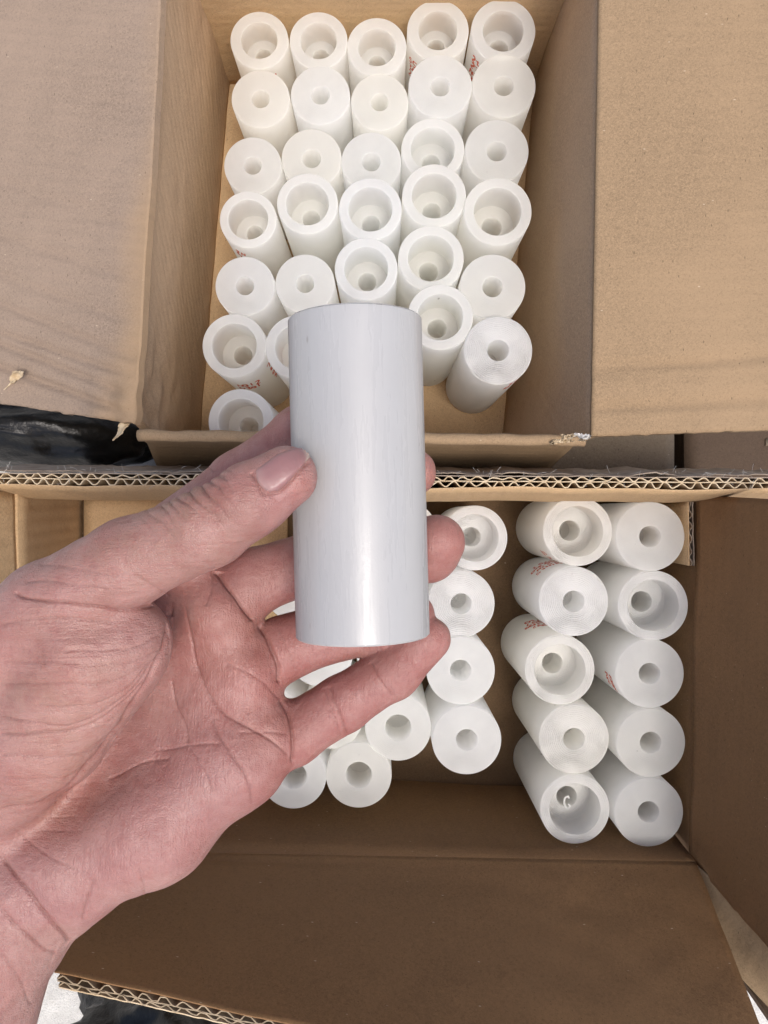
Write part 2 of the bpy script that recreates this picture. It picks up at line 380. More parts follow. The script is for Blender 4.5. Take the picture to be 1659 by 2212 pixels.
def right_disp(s, t, p):
    d = max(0.0, 1 - t / 0.14)
    r1 = 0.0028 * math.exp(-((t - 0.055 - 0.012 * s) / 0.008) ** 2) + 0.0026 * math.exp(-((t - 0.125 - 0.03 * s) / 0.008) ** 2)
    return 0.0009 * nz(p.x, p.y, p.z, 14, 21) + 0.0003 * nz(p.x, p.y, p.z, 60, 22) - r1 + 0.0012 * d * nz(p.x, p.y, 0, 50, 23)
sheet('side_flap', ub, M['kraft_flap'], P(1277, 943, ZC), fr_out_f, fr_out_b, cBR, 0.005, 70, 90, right_disp, edge=ragged(0.0025, 5))
# torn corner paper
def torn(k, o): return lambda s_, t_: (s_ + k * nz(t_ * 9, o, 0, 1) * (1 if s_ > .8 or s_ < .2 else .3), t_ + k * (nz(s_ * 11, o, 3, 1) + .6 * nz(s_ * 31, o, 5, 1)))
for (u, v, du, dv, o) in ((1212, 956, 48, -12, 1), (1186, 958, 44, -9, 2), (1232, 952, 42, -16, 4), (1204, 950, 34, -12, 6)):
    sheet('torn_paper', ub, M['paper' if o != 4 else 'dust'], P(u, v, ZC - .006), P(u + du, v + dv * .3, ZC - .010), P(u + du, v + dv, ZC - .008), P(u + 8, v + dv, ZC - .008), 0.0005, 26, 12,
          lambda s, t, p, o=o: 0.005 * nz(p.x, p.y, 0, 160, o) + 0.003 * nz(p.x, p.y, 0, 420, o), edge=torn(.35, o))
sheet('torn_paper', ub, M['paper'], P(14, 838, 0.448), P(30, 800, 0.440), P(52, 802, 0.436), P(48, 815, 0.442), 0.0006, 20, 16, edge=torn(.2, 9), disp=
      lambda s, t, p: 0.005 * nz(p.x, p.y, 0, 200, 31))
sheet('torn_paper', ub, M['paper'], P(243, 950, 0.43), P(262, 935, 0.42), P(278, 915, 0.424), P(262, 915, 0.424), 0.0006, 14, 14, edge=torn(.2, 12), disp=
      lambda s, t, p: 0.0015 * nz(p.x, p.y, 0, 200, 33))

# ------------------------------------------------------------------ lower box
ZC2, ZB2 = 0.43, 0.545
lb = thing('cardboard_box', 'brown double-walled cardboard box with upright flaps, holding white tubes under the hand', 'box', P(830, 1400, 0.62))
LB = Vector(lb.location)
def PZ(X, Y, Z): return Vector((X, Y, CAM_Z - Z))
yb = 0.0115
# floor board the tubes stand on
def below(c, f): return f + (f - c) * ((0.612 - ZB2) / (c.z - f.z))
sheet('bottom_panel', lb, M['kraft_floor_shaded'], P(160, 1662, ZB2), P(1392, 1720, ZB2), P(1392, 1060, ZB2), P(170, 1060, ZB2), 0.005, 30, 30, crumple(0.0005, 18, 0.0002, 60, 40))
sheet('bottom_flap', lb, M['kraft_v'], P(181, 1500, ZB2 - .006), P(620, 1500, ZB2 - .006), P(620, 1078, ZB2 - .006), P(181, 1078, ZB2 - .006), 0.004, 20, 20, crumple(0.0005, 18, 0.0003, 80, 41))
# right side wall + flap
ZR2 = 0.444
sheet('side_wall', lb, M['kraft_shaded'], P(1497, 1858, ZR2), P(1509, 1060, ZR2), below(P(1509, 1060, ZR2), P(1388, 1066, ZB2)), below(P(1497, 1858, ZR2), P(1384, 1716, ZB2)), T, 40, 12, crumple(0.001, 16, 0.0004, 60, 42))
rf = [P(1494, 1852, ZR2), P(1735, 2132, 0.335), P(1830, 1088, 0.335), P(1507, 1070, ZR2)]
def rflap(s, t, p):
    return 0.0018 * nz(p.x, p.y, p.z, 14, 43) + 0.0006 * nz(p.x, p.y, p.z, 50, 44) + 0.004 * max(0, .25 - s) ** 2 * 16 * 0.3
sheet('side_flap', lb, M['kraft_shaded'], rf[0], rf[1], rf[2], rf[3], T, 30, 60, rflap, edge=lambda s, t: (s, t + 0.006 * nz(s * 25, 3, 0, 1) * max(0, 1 - t / .06)))
# outer ply of the side, bent away at the corner
sheet('peeled_ply', lb, M['ply'], P(1462, 1832, 0.450), P(1555, 2062, 0.390), P(1745, 2268, 0.366), P(1750, 2080, 0.350), 0.003, 24, 16,
      lambda s, t, p: 0.0015 * nz(p.x, p.y, p.z, 40, 45), edge=lambda s, t: (s, t + 0.02 * nz(s * 40, 1, 0, 1) * max(0, 1 - t / .1)))
sheet('peeled_ply', lb, M['carton_dark'], P(1480, 1880, 0.455), P(1578, 2082, 0.392), P(1745, 2320, 0.372), P(1750, 2180, 0.362), 0.003, 24, 16,
      lambda s, t, p: 0.0015 * nz(p.x, p.y, p.z, 40, 49), edge=lambda s, t: (s, t + 0.02 * nz(s * 40, 4, 0, 1) * max(0, 1 - t / .1)))
# front wall + flap (upright, its raw top edge is near the lens)
sheet('end_wall', lb, M['kraft_shaded'], P(205, 1838, ZC2), P(1503, 1861, ZC2), below(P(1504, 1862, ZC2), P(1392, 1712, ZB2)), below(P(205, 1836, ZC2), P(165, 1652, ZB2)), 0.0008, 60, 12, lambda s, t, p: (0.001 * nz(p.x, p.y, p.z, 14, 46) + .0003 * nz(p.x, p.y, p.z, 60, 46)) * min(1, t * 6))
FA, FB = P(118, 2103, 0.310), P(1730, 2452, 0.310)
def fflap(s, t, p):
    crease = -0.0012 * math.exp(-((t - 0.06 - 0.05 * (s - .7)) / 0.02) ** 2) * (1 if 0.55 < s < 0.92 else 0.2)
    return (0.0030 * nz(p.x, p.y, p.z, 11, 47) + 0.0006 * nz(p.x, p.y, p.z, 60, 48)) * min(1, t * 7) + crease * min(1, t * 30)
sheet('end_flap', lb, M['kraft_shaded'], P(1503, 1861, ZC2), P(205, 1838, ZC2), FA, FB, 0.0008, 80, 40, fflap)
fn = (FA - FB).cross(Vector((0, 0, 1))).normalized()
fn = Vector((fn.x, -abs(fn.y), 0)).normalized()
def wavy(A, B, n, o0, o1, pitch, ph, jitter, crush, seg=10):
    L = (B - A).length; N = int(L / pitch * seg); pts = []
    for k in range(N + 1):
        s = k / N; x = s * L
        a = 0.5 + 0.5 * math.sin(2 * math.pi * x / pitch + ph + 2.4 * nz(x, 0, 0, 38, o0 * 900))
        a = max(0.0, min(1.0, 0.5 + (a - 0.5) * (1.15 + .9 * nz(x, 7, 0, 90, o0 * 300)))) 
        c = 1 - crush * max(0, nz(x, 3, 0, 28, o0 * 500 + 7))
        o = o0 + (o1 - o0) * (a * c + (1 - c) * 0.3)
        pts.append(A.lerp(B, s) + n * (o + jitter * nz(x, 1, 0, 400, o0 * 100)) + Vector((0, 0, 0.0006 * nz(x, 2, 0, 300) * 1.8)))
    return pts
def liner(A, B, n, o, jit, k=160, zj=0.0006):
    L = (B - A).length
    return [A.lerp(B, i / k) + n * (o + jit * nz(i / k * L, 5, 0, 45, o * 700) + jit * .4 * nz(i / k * L, 5, 0, 300, o * 300)) + Vector((0, 0, zj * nz(i / k * L, 6, 0, 240, o * 500))) for i in range(k + 1)]
def fluted_edge(parent, A, B, n, down, plan, base, depth=0.016, names=('liner', 'flute')):
    for kind, o0, o1, pitch, mat, d in plan:
        if kind == 'liner': ribbon('liner', parent, mat, liner(A, B, n, o0, 0.0004), down, d, 0.0005, base)
        else: ribbon('flute', parent, mat, wavy(A, B, n, o0, o1, pitch, random.random() * 6, 0.0004, 0.75), down, d, 0.00055, base)
dn = Vector((0, 0.0, -1))
A2 = FA + Vector((0, 0, -.0008)); B2 = FB + Vector((0, 0, -.0008))
fluted_edge(lb, A2, B2, fn, dn, [('flute', 0.0010, 0.0033, 0.0083, M['paper_dim'], .015), ('liner', 0.0036, 0, 0, M['paper_dim'], .02),
                                 ('flute', 0.0039, 0.0056, 0.0069, M['paper_dim'], .015), ('liner', 0.0061, 0, 0, M['paper'], .11)], LB)
# left wall
sheet('side_wall', lb, M['kraft'], P(38, 1062, ZC2), P(38, 1840, ZC2), below(P(38, 1840, ZC2), P(178, 1660, ZB2)), below(P(38, 1062, ZC2), P(178, 1066, ZB2)), T, 40, 12, crumple(0.0012, 16, 0.0004, 60, 51))
sheet('side_flap', lb, M['kraft'], P(-150, 1056, .37), P(-150, 1850, .37), P(36, 1840, ZC2), P(36, 1062, ZC2), T, 30, 20, crumple(0.0015, 16, 0.0004, 60, 52))
# back wall with both flutes showing on its cut top edge
ZR = 0.405
BA, BB = P(-60, 1049, ZR), P(1760, 1060, ZR)
def bwall(s, t, p): return 0.0012 * nz(p.x, 0, 0, 22, 55) * (1 - t) + 0.0003 * nz(p.x, p.y, p.z, 60, 56) + (0.0058 * math.sin(math.pi * min(1, t / .5)) if t < .5 else 0)
sheet('end_wall', lb, M['kraft'], BB, BA, PZ(BA.x, 0.0105, 0.615), PZ(BB.x, 0.0125, 0.615), 0.0006, 90, 16, bwall)
bn = Vector((0, 1, 0))
fluted_edge(lb, BA + Vector((0, 0, -.0003)), BB + Vector((0, 0, -.0003)), bn, dn,
            [('flute', 0.0008, 0.0038, 0.0080, M['paper'], .03), ('liner', 0.0040, 0, 0, M['paper'], .06),
             ('flute', 0.0043, 0.0064, 0.0078, M['paper'], .03), ('liner', 0.0067, 0, 0, M['paper_grey'], .20)], LB)
ribbon('liner', lb, M['paper_grey'], [BA.lerp(BB, k / 200) + Vector((0, 0.0080 + 0.0018 * nz(k * .12, 0, 0, 1, 3) + 0.0006 * nz(k * .9, 0, 0, 1, 3), -0.004 + 0.002 * nz(k * .3, 0, 0, 1, 8))) for k in range(201)], (0, .12, -1), .05, 0.0006, LB)
fib = random.Random(5); vs, fs = [], []
for k in range(150):
    s_ = fib.random(); p = BA.lerp(BB, s_) + Vector((0, fib.uniform(.0066, .0098), fib.uniform(-.006, .001)))
    if fib.random() < .25: p = BA.lerp(BB, s_) + Vector((0, fib.uniform(0, .007), 0.0002))
    d = Vector((fib.uniform(-1, 1), fib.uniform(-.2, 1), fib.uniform(-.3, .6))).normalized(); L = fib.uniform(.0012, .0045); bend = Vector((fib.uniform(-1, 1), fib.uniform(-1, 1), 0)) * L * .4
    b = len(vs); w_ = Vector((d.y, -d.x, 0)).normalized() * .00007
    for q in range(5):
        f = q / 4; c = p + d * L * f + bend * f * f - Vector(LB)
        vs += [tuple(c + w_), tuple(c - w_), tuple(c + Vector((0, 0, .00012)))]
    for q in range(4):
        for e in range(3): fs.append([b + q * 3 + e, b + q * 3 + (e + 1) % 3, b + q * 3 + 3 + (e + 1) % 3, b + q * 3 + 3 + e])
me = bpy.data.meshes.new('torn_fibres'); me.from_pydata(vs, [], fs); fo = link('torn_fibres', me, M['dust'], lb); fo['kind'] = 'stuff'
# raw cut edge of an inner panel standing in the far right corner
ia, ib = P(1485, 1084, .4455), P(1487, 1222, .4455)
sheet('inner_panel', lb, M['kraft'], ib, ia, PZ(ia.x + .003, ia.y, 0.54), PZ(ib.x + .003, ib.y, 0.54), 0.0006, 10, 8, crumple(0.0004, 30, 0.0002, 90, 61))
for (o0, o1, d) in ((0.0006, 0.0026, .01),):
    ribbon('flute', lb, M['paper_grey'], wavy(ia, ib, Vector((1, 0, 0)), o0, o1, 0.0068, 1.0, 0.0003, 0.8), dn, d, 0.0004, LB)
ribbon('liner', lb, M['paper_grey'], liner(ia, ib, Vector((1, 0, 0)), 0.0031, 0.0004, 40), dn, .05, 0.0005, LB)

# ------------------------------------------------------------------ what shows between and below the boxes
def lump(name, parent, mat, c, size, amp, s, o, seg=64, rings=32, rot=0.0):
    vs, fs = [], []; c = Vector(c)
    base = Vector(parent.location) if parent else c
    for j in range(rings + 1):
        th = math.pi * j / rings
        for i in range(seg):
            ph = 2 * math.pi * i / seg
            d = Vector((math.sin(th) * math.cos(ph), math.sin(th) * math.sin(ph), math.cos(th)))
            q = 1 + amp * noise.ridged_multi_fractal(d * s + Vector((o, o, o)), 1.0, 2.1, 4, 0.9, 2.0) * 0.4 + amp * noise.noise(d * s * .7 + Vector((o, 0, 0)))
            p = Vector((d.x * size[0], d.y * size[1], d.z * size[2])) * q
            p = Matrix.Rotation(rot, 3, 'Z') @ p
            vs.append(tuple(c + p - base))
    for j in range(rings):
        for i in range(seg):
            a, b = j * seg + i, j * seg + (i + 1) % seg
            fs.append([a, a + seg, b + seg, b])
    me = bpy.data.meshes.new(name); me.from_pydata(vs, [], fs)
    bm = bmesh.new(); bm.from_mesh(me); bmesh.ops.remove_doubles(bm, verts=bm.verts, dist=1e-6); bmesh.ops.recalc_face_normals(bm, faces=bm.faces); bm.to_mesh(me); bm.free()
    me.polygons.foreach_set('use_smooth', [True] * len(me.polygons))
    o_ = link(name, me, mat, parent)
    if parent is None: o_.location = c
    return o_
b1 = lump('black_bag', None, M['black'], P(20, 930, 0.575), (0.105, 0.028, 0.055), 0.18, 2.6, 3.0, rot=R(-6))
tag(b1, 'black crinkled plastic film stuffed under the left flap of the far box', 'plastic bag')
b2 = lump('black_bag', None, M['black'], P(420, 2300, 0.53), (0.085, 0.055, 0.10), 0.26, 4.5, 9.0, 110, 60)
tag(b2, 'black shiny plastic bundle on the concrete below the near box edge', 'plastic bag')
def closed_carton(label, A, B, C, D, h, mat):
    base = (A + C) / 2; base.z = A.z - h
    t = thing('closed_carton', label, 'box', base)
    sheet('top_panel', t, mat, A, B, C, D, 0.003, 12, 12, crumple(0.0006, 20, 0.0003, 70, 70))
    for p, q in ((A, B), (B, C), (C, D), (D, A)):
        d = Vector((0, 0, -h)); m = ((p + q) / 2 - (A + C) / 2); m.z = 0; m = m.normalized() * 0.0004
        sheet('side_panel', t, mat, p + d - m, q + d - m, q + Vector((0, 0, -.003)) - m, p + Vector((0, 0, -.003)) - m, 0.003, 8, 8)
    return t
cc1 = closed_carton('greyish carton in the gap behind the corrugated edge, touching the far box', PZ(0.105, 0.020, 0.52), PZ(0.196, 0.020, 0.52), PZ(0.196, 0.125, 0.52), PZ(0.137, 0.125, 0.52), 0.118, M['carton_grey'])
cc2 = closed_carton('taped carton painted shadow-dark in the gap at the right frame edge', PZ(0.214, 0.020, 0.55), PZ(0.36, 0.020, 0.55), PZ(0.36, 0.14, 0.55), PZ(0.214, 0.14, 0.55), 0.088, M['carton_dark'])
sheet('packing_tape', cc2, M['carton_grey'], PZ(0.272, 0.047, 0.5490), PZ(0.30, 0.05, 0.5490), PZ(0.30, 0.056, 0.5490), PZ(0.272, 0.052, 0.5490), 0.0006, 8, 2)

# ------------------------------------------------------------------ plastic tubes
def lathe(name, prof, mat, seg=72):
    """prof: (radius, height, sharp) from the outside bottom round to the bore bottom, radius 1 = 20 mm"""
    vs, fs = [], []
    for r, z in prof:
        for k in range(seg):
            a = 2 * math.pi * k / seg; vs.append((r * math.cos(a), r * math.sin(a), z))
    n = len(prof)
    for i in range(n):
        i2 = (i + 1) % n
        for k in range(seg):
            fs.append([i * seg + k, i * seg + (k + 1) % seg, i2 * seg + (k + 1) % seg, i2 * seg + k])
    me = bpy.data.meshes.new(name); me.from_pydata(vs, [], fs)
    me.polygons.foreach_set('use_smooth', [True] * len(me.polygons))
    bm = bmesh.new(); bm.from_mesh(me); bmesh.ops.recalc_face_normals(bm, faces=bm.faces)
    for e in bm.edges:
        if len(e.link_faces) == 2 and e.calc_face_angle(0) > R(40): e.smooth = False
    bm.to_mesh(me); bm.free()
    me.materials.append(mat)
    return me
H = 0.096
def prof(kind):
    ro, ch = 0.020, 0.0005
    cb = {'A': 0.0140, 'W': 0.0146, 'N': 0.0126}.get(kind, 0.014)
    hole = 0.0061 if kind != 'C' else 0.0079
    if kind in 'AWN':      # counterbore upwards
        return [(ro - ch, 0), (ro, ch), (ro, H - ch), (ro - ch, H), (cb + .0003, H), (cb, H - .0003), (cb, H - .020), (cb - .0006, H - .0208), (hole + .0003, H - .0208), (hole, H - .0211), (hole, H - .048), (.0004, H - .050), (.0004, 0)]
    return [(ro - ch, 0), (ro, ch), (ro, H - ch), (ro - ch, H), (hole + .0003, H), (hole, H - .0003), (hole, H - .030), (.0004, H - .032), (.0004, .021), (cb, .0208), (cb, 0)]
TM = {k: lathe('plastic_tube', prof(k.upper()), M['tube_cut' if k.islower() else 'tube']) for k in 'AWNBCwb'}

GLYPHS = [[[(1, 1), (.2, 1), (.1, .55), (.7, .6), (.9, .3), (.5, 0), (0, .1)]], [[(0, 1), (1, 1), (.4, 0)]], [[(.5, 1), (.5, 0)]], [[(.1, .8), (.6, 1), (.9, .7), (0, 0), (1, .05)]],
          [[(0, 0), (0, 1), (.9, 0), (.9, 1)]], [[(.1, .9), (.8, .9), (.4, .5), (.9, .3), (.3, 0)]], [[(0, .7), (1, .75)], [(.5, 1), (.45, 0)], [(.5, .5), (1, .1)]], [[(0, .2), (.1, .9), (.9, .9), (.9, .1), (.1, .15)], [(.1, .5), (.9, .5)]]]
def handwriting(o, ang0, z0, seed, n=3, h=0.014, wdt=0.9, r=0.02):
    """red marker strokes written round the side, as thin raised ribbons on the surface"""
    rnd = random.Random(seed); vs, fs, strokes = [], [], []
    for row in range(n):
        zc = z0 - row * 0.0075
        a = ang0 - wdt / 2
        while a < ang0 + wdt / 2:
            g = rnd.choice(GLYPHS); sc = rnd.uniform(.85, 1.15); sl = rnd.uniform(-.1, .35)
            for stroke in g: strokes.append([(a + (x * .62 + sl * y * .3) * sc * .0052 / r + rnd.uniform(-.012, .012), zc + (y - .5) * .0062 * sc + rnd.uniform(-.0003, .0003)) for x, y in stroke])
            a += rnd.uniform(.17, .22)
    for pts in strokes:
            m = len(pts)
            # smooth the stroke
            cur = []
            for k in range(m - 1):
                for q in range(5):
                    f = q / 5; cur.append((pts[k][0] * (1 - f) + pts[k + 1][0] * f, pts[k][1] * (1 - f) + pts[k + 1][1] * f))
            for _ in range(2): cur = [cur[0]] + [((cur[i - 1][0] + 2 * cur[i][0] + cur[i + 1][0]) / 4, (cur[i - 1][1] + 2 * cur[i][1] + cur[i + 1][1]) / 4) for i in range(1, len(cur) - 1)] + [cur[-1]]
            b = len(vs); wd = rnd.uniform(.0004, .00075)
            for i, (aa, zz) in enumerate(cur):
                p0 = cur[max(i - 1, 0)]; p1 = cur[min(i + 1, len(cur) - 1)]
                dx, dz = (p1[0] - p0[0]) * r, p1[1] - p0[1]; L = math.hypot(dx, dz) or 1e-6
                na, nzv = -dz / L * wd / r, dx / L * wd
                for sg in (1, -1):
                    A = aa + sg * na; vs.append(((r + .00012) * math.cos(A), (r + .00012) * math.sin(A), zz + sg * nzv))
            for i in range(len(cur) - 1): fs.append([b + 2 * i, b + 2 * i + 1, b + 2 * i + 3, b + 2 * i + 2])
    me = bpy.data.meshes.new('handwriting'); me.from_pydata(vs, [], fs); me.update()
    h = link('handwriting', me, M['ink'], o); h['kind'] = 'stuff' if False else 'thing'
    del h['kind']
    return h

def place_tube(u, v, r, kind, label, group, zmode, lean=(0, 0), floor=None, dz=0.0):
    if zmode == 'upper': Z = dz - 0.0006 * (r - 66); fl = 0.597
    else: Z = 0.449 - 0.0012 * (r - 74) + dz; fl = ZB2 - .003
    top = P(u, v, Z); rad = r * Z / F
    L = (fl - Z) if floor is None else floor
    o = bpy.data.objects.new('plastic_tube', TM[kind]); COL.objects.link(o)
    axis = Vector((lean[0], lean[1], L)); Ln = axis.length; ax = axis.normalized()
    o.rotation_mode = 'QUATERNION'
    q = Vector((0, 0, 1)).rotation_difference(ax)
    o.rotation_quaternion = q
    o.location = top - ax * Ln
    o.scale = (rad / 0.02, rad / 0.02, Ln / H)
    tag(o, label, 'tube', group)
    return o

ordc = ['leftmost', 'second from left', 'middle one', 'second from right', 'rightmost']
look = {'A': 'recessed white tube', 'W': 'recessed white tube', 'N': 'deeply recessed white tube', 'B': 'flat-ended white tube', 'b': 'flat-ended white tube'}
UP = [
 ('back row of the far box', [(560, 87, 62.5, 'N'), (688, 88, 62.5, 'N'), (814, 102, 64, 'N'), (946, 66, 66.5, 'N'), (1087, 67, 69.5, 'N')], (0, 0), .505),
 ('second row of the far box', [(563, 214, 63, 'B'), (692, 206, 64, 'B'), (820, 221, 62, 'B'), (951, 187, 68.5, 'B'), (1088, 186, 69, 'B')], (0, 0), .503),
 ('third row of the far box', [(546, 358, 62, 'B'), (673, 343, 65, 'B'), (802, 350, 64.6, 'B'), (935, 323, 68, 'A'), (1073, 327, 69, 'B')], (0, 0), .502),
 ('fourth row of the far box', [(536, 474, 61.5, 'A'), (664, 440, 66, 'A'), (800, 452, 68, 'A'), (938, 423, 69, 'A'), (1075, 457, 73.5, 'A')], (0, 0), .478),
 ('fifth row of the far box', [(529, 618, 64, 'B'), (659, 613, 64, 'B'), (791, 581, 68, 'A'), (931, 558, 71, 'A'), (1064, 620, 71, 'B')], (0, 0), .474),
 ('sixth row of the far box', [(506, 747, 69, 'A'), (642, 750, 69, 'A'), None, (951, 685, 71, 'A'), (1076, 757, 74, 'b')], (0, 0), .466),
]
tubes = {}
for ri, (where, row, lean, dz) in enumerate(UP):
    for ci, e in enumerate(row):
        if e is None: continue
        u, v, r, k = e
        if ri == 5:
            lb_ = ['with red writing on its side, at the left wall', 'half hidden behind the held tube', '', 'just right of the held tube', 'with its full side showing, at the right wall'][ci]
            label = '%s %s, far box' % (look[k], lb_)
        else: label = '%s, %s in %s' % (look[k], ordc[ci], where)
        ln = lean
        tubes[(ri, ci)] = place_tube(u, v, r, k, label, 'tubes standing in the far box', 'upper', ln, dz=dz)
tubes[(6, 0)] = place_tube(520, 910, 70, 'A', 'single recessed white tube right behind the front rim of the far box', 'tubes standing in the far box', 'upper', dz=.466)

LOW = [
 (873, 1153, 72, 'B', 'white tube peeking out between the held tube and a fingertip by the corrugated edge'),
 (1026, 1162, 70, 'w', 'white tube with wide counterbore up beside the middle fingertip'),
 (996, 1304, 72.5, 'b', 'flat-ended white tube just below the middle fingertip'),
 (995, 1448, 74, 'B', 'flat-ended white tube just right of the little fingertip'),
 (1008, 1598, 75, 'B', 'flat-ended white tube nearest the front wall, below the little fingertip'),
 (1248, 1148, 74.5, 'w', 'recessed bright-rimmed white tube topmost in the column with red writing'),
 (1239, 1299, 75, 'b', 'ring-grooved flat-ended white tube with red writing on its side'),
 (1209.5, 1447, 75, 'w', 'recessed white tube with red writing, third in its column of five'),
 (1240, 1596, 75.5, 'b', 'ring-grooved white tube fourth in the column with red writing'),
 (1242, 1748, 75, 'w', 'recessed white tube holding a plastic shaving, next to the front wall'),
 (1404, 1159, 75, 'B', 'white tube with scratched flat end beside the raw board edge at the right wall'),
 (1411, 1308, 75.5, 'w', 'white tube with wide counterbore, the only recessed one along the right wall'),
 (1403, 1455, 74.5, 'B', 'white tube with flat end, middle one of the five along the right wall'),
 (1405.5, 1604, 75, 'B', 'white tube with flat end, fourth of the five along the right wall'),
 (1401, 1754, 75, 'B', 'grey-shaded white tube with flat end in the front right corner of the near box'),
 (860, 1572, 71.6, 'C', 'white tube with large-holed flat end under the little finger'),
 (775, 1674, 71, 'C', 'white tube with large-holed flat end, lowest whole one below the little finger'),
 (634, 1676, 71, 'C', 'white tube with large-holed flat end half hidden by the edge of the palm'),
 (692, 1413, 70, 'C', 'white tube with holed flat end seen between ring finger and little finger'),
 (838, 1404, 70, 'B', 'white tube seen in the gap right under the bottom end of the held tube'),
 (715, 1548, 70, 'B', 'white tube mostly hidden behind the little finger'),
 (574, 1548, 70, 'B', 'white tube whose side shows in the notch between ring finger and little finger'),
 (640, 1272, 70, 'B', 'white tube seen as a thin sliver between middle finger and ring finger'),
]
low = []
for (u, v, r, k, lab) in LOW:
    low.append(place_tube(u, v, r, k, lab, 'tubes standing in the near box', 'lower'))

def nad(o):                        # angle of the side turned to the lens, in the tube's own frame
    return math.atan2(-o.location.y, -o.location.x)
for key, da, z0, n, wd, sd in (((0, 0), -0.1, .083, 1, .6, 1), ((0, 3), -0.75, .080, 3, .5, 2), ((0, 4), -0.5, .084, 4, .7, 3), ((3, 0), -0.9, .084, 2, .3, 4),
                               ((5, 0), -0.55, .075, 2, .75, 5), ((5, 0), 0.75, .080, 4, .8, 6), ((5, 4), 1.15, .088, 2, .35, 7)):
    o = tubes[key]; handwriting(o, nad(o) + da, z0, sd, n, wdt=wd)
for i, da, z0, n, wd, sd in ((5, 1.05, .075, 2, .55, 8), (6, -0.75, .066, 4, 0.75, 9), (7, -0.75, .056, 4, .75, 10), (12, 0.9, .085, 2, .4, 11)):
    o = low[i]; handwriting(o, nad(o) + da, z0, sd, n, wdt=wd)
# plastic shaving in the bore of the tube by the front wall
o = low[9]
cp = o.location + Vector((0, 0, 0)); tp = P(1225, 1728, 0.466)
sh = tube_path('plastic_shaving', None, M['tube'], [tp + Vector((0.0016 * math.cos(k * .5) - .0005, 0.0022 * math.sin(k * .5) + .001 - k * .0003, k * .0002)) for k in range(16)], 0.0006, 6, tp)
sh.location = tp; tag(sh, 'curl of white plastic swarf lying in a counterbored tube by the front wall', 'shaving')

# the tube in the hand
ht, hb_ = P(766.5, 692, 0.231), P(784, 1373, 0.231)
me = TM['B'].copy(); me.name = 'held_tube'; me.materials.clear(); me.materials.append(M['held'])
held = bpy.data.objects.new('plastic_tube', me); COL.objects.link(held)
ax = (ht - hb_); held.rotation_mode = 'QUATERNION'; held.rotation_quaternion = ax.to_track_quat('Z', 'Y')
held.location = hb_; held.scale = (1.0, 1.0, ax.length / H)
tag(held, 'scratched white tube greyed as if shaded, held lengthwise between thumb and fingers', 'tube')

# ------------------------------------------------------------------ the hand
def cone(a, b): return (a, b)
def hp(u, v, Z, r): return (np.array(P(u, v, Z)), r * 0.001)
chains_palm = [   # metacarpals, heel of the hand, wrist and forearm
    [hp(-350, 3050, .285, 33), hp(-185, 2450, .272, 30), hp(-118, 2200, .266, 27), hp(-66, 2050, .263, 25.5)],
    [hp(-66, 2050, .263, 25.5), hp(30, 1930, .262, 24)],
    [hp(30, 1930, .264, 22), hp(150, 1868, .259, 17), hp(330, 1780, .257, 17.2), hp(515, 1632, .258, 14.5), hp(566, 1588, .259, 11.8)],
    [hp(60, 1880, .268, 17), hp(300, 1640, .271, 14), hp(528, 1450, .259, 12.2)],
    [hp(40, 1850, .268, 17), hp(240, 1600, .274, 13.5), hp(380, 1430, .272, 12.5), hp(472, 1325, .258, 12)],
    [hp(0, 1820, .266, 18), hp(180, 1520, .276, 14), hp(330, 1300, .274, 12.5), hp(392, 1190, .2595, 11.5)],
]
chain_thenar = [hp(-20, 1715, .250, 16), hp(95, 1570, .238, 19.5), hp(205, 1410, .231, 20.5)]
chain_bulge = [hp(225, 1400, .229, 17), hp(278, 1385, .228, 11.5)]
chain_thumb = [hp(-60, 1480, .240, 20), hp(112, 1325, .228, 15.5), hp(280, 1213, .220, 12.3), hp(447, 1143, .2135, 10.7), hp(540, 1082, .2105, 9.9), hp(617, 1031, .2095, 8.6)]
chain_index = [hp(380, 1160, .256, 12), hp(520, 1045, .259, 10.8), hp(652, 940, .262, 9.8), hp(800, 950, .2695, 9), hp(893, 1022, .2575, 7.8)]
chain_middle = [hp(475, 1330, .2605, 11.8), hp(545, 1257, .264, 11), hp(690, 1208, .266, 10.5), hp(850, 1192, .264, 10), hp(925, 1188, .2545, 10.2), hp(946, 1170, .250, 8.8)]
chain_ring = [hp(530, 1450, .261, 11.8), hp(612, 1402, .265, 10.8), hp(720, 1362, .2655, 10.4), hp(840, 1348, .263, 9.5), hp(885, 1330, .2595, 8.5)]
chain_pinky = [hp(565, 1588, .260, 11.5), hp(628, 1588, .2625, 10.4), hp(742, 1520, .2635, 9.6), hp(850, 1448, .2605, 9), hp(928, 1380, .2565, 7.2)]

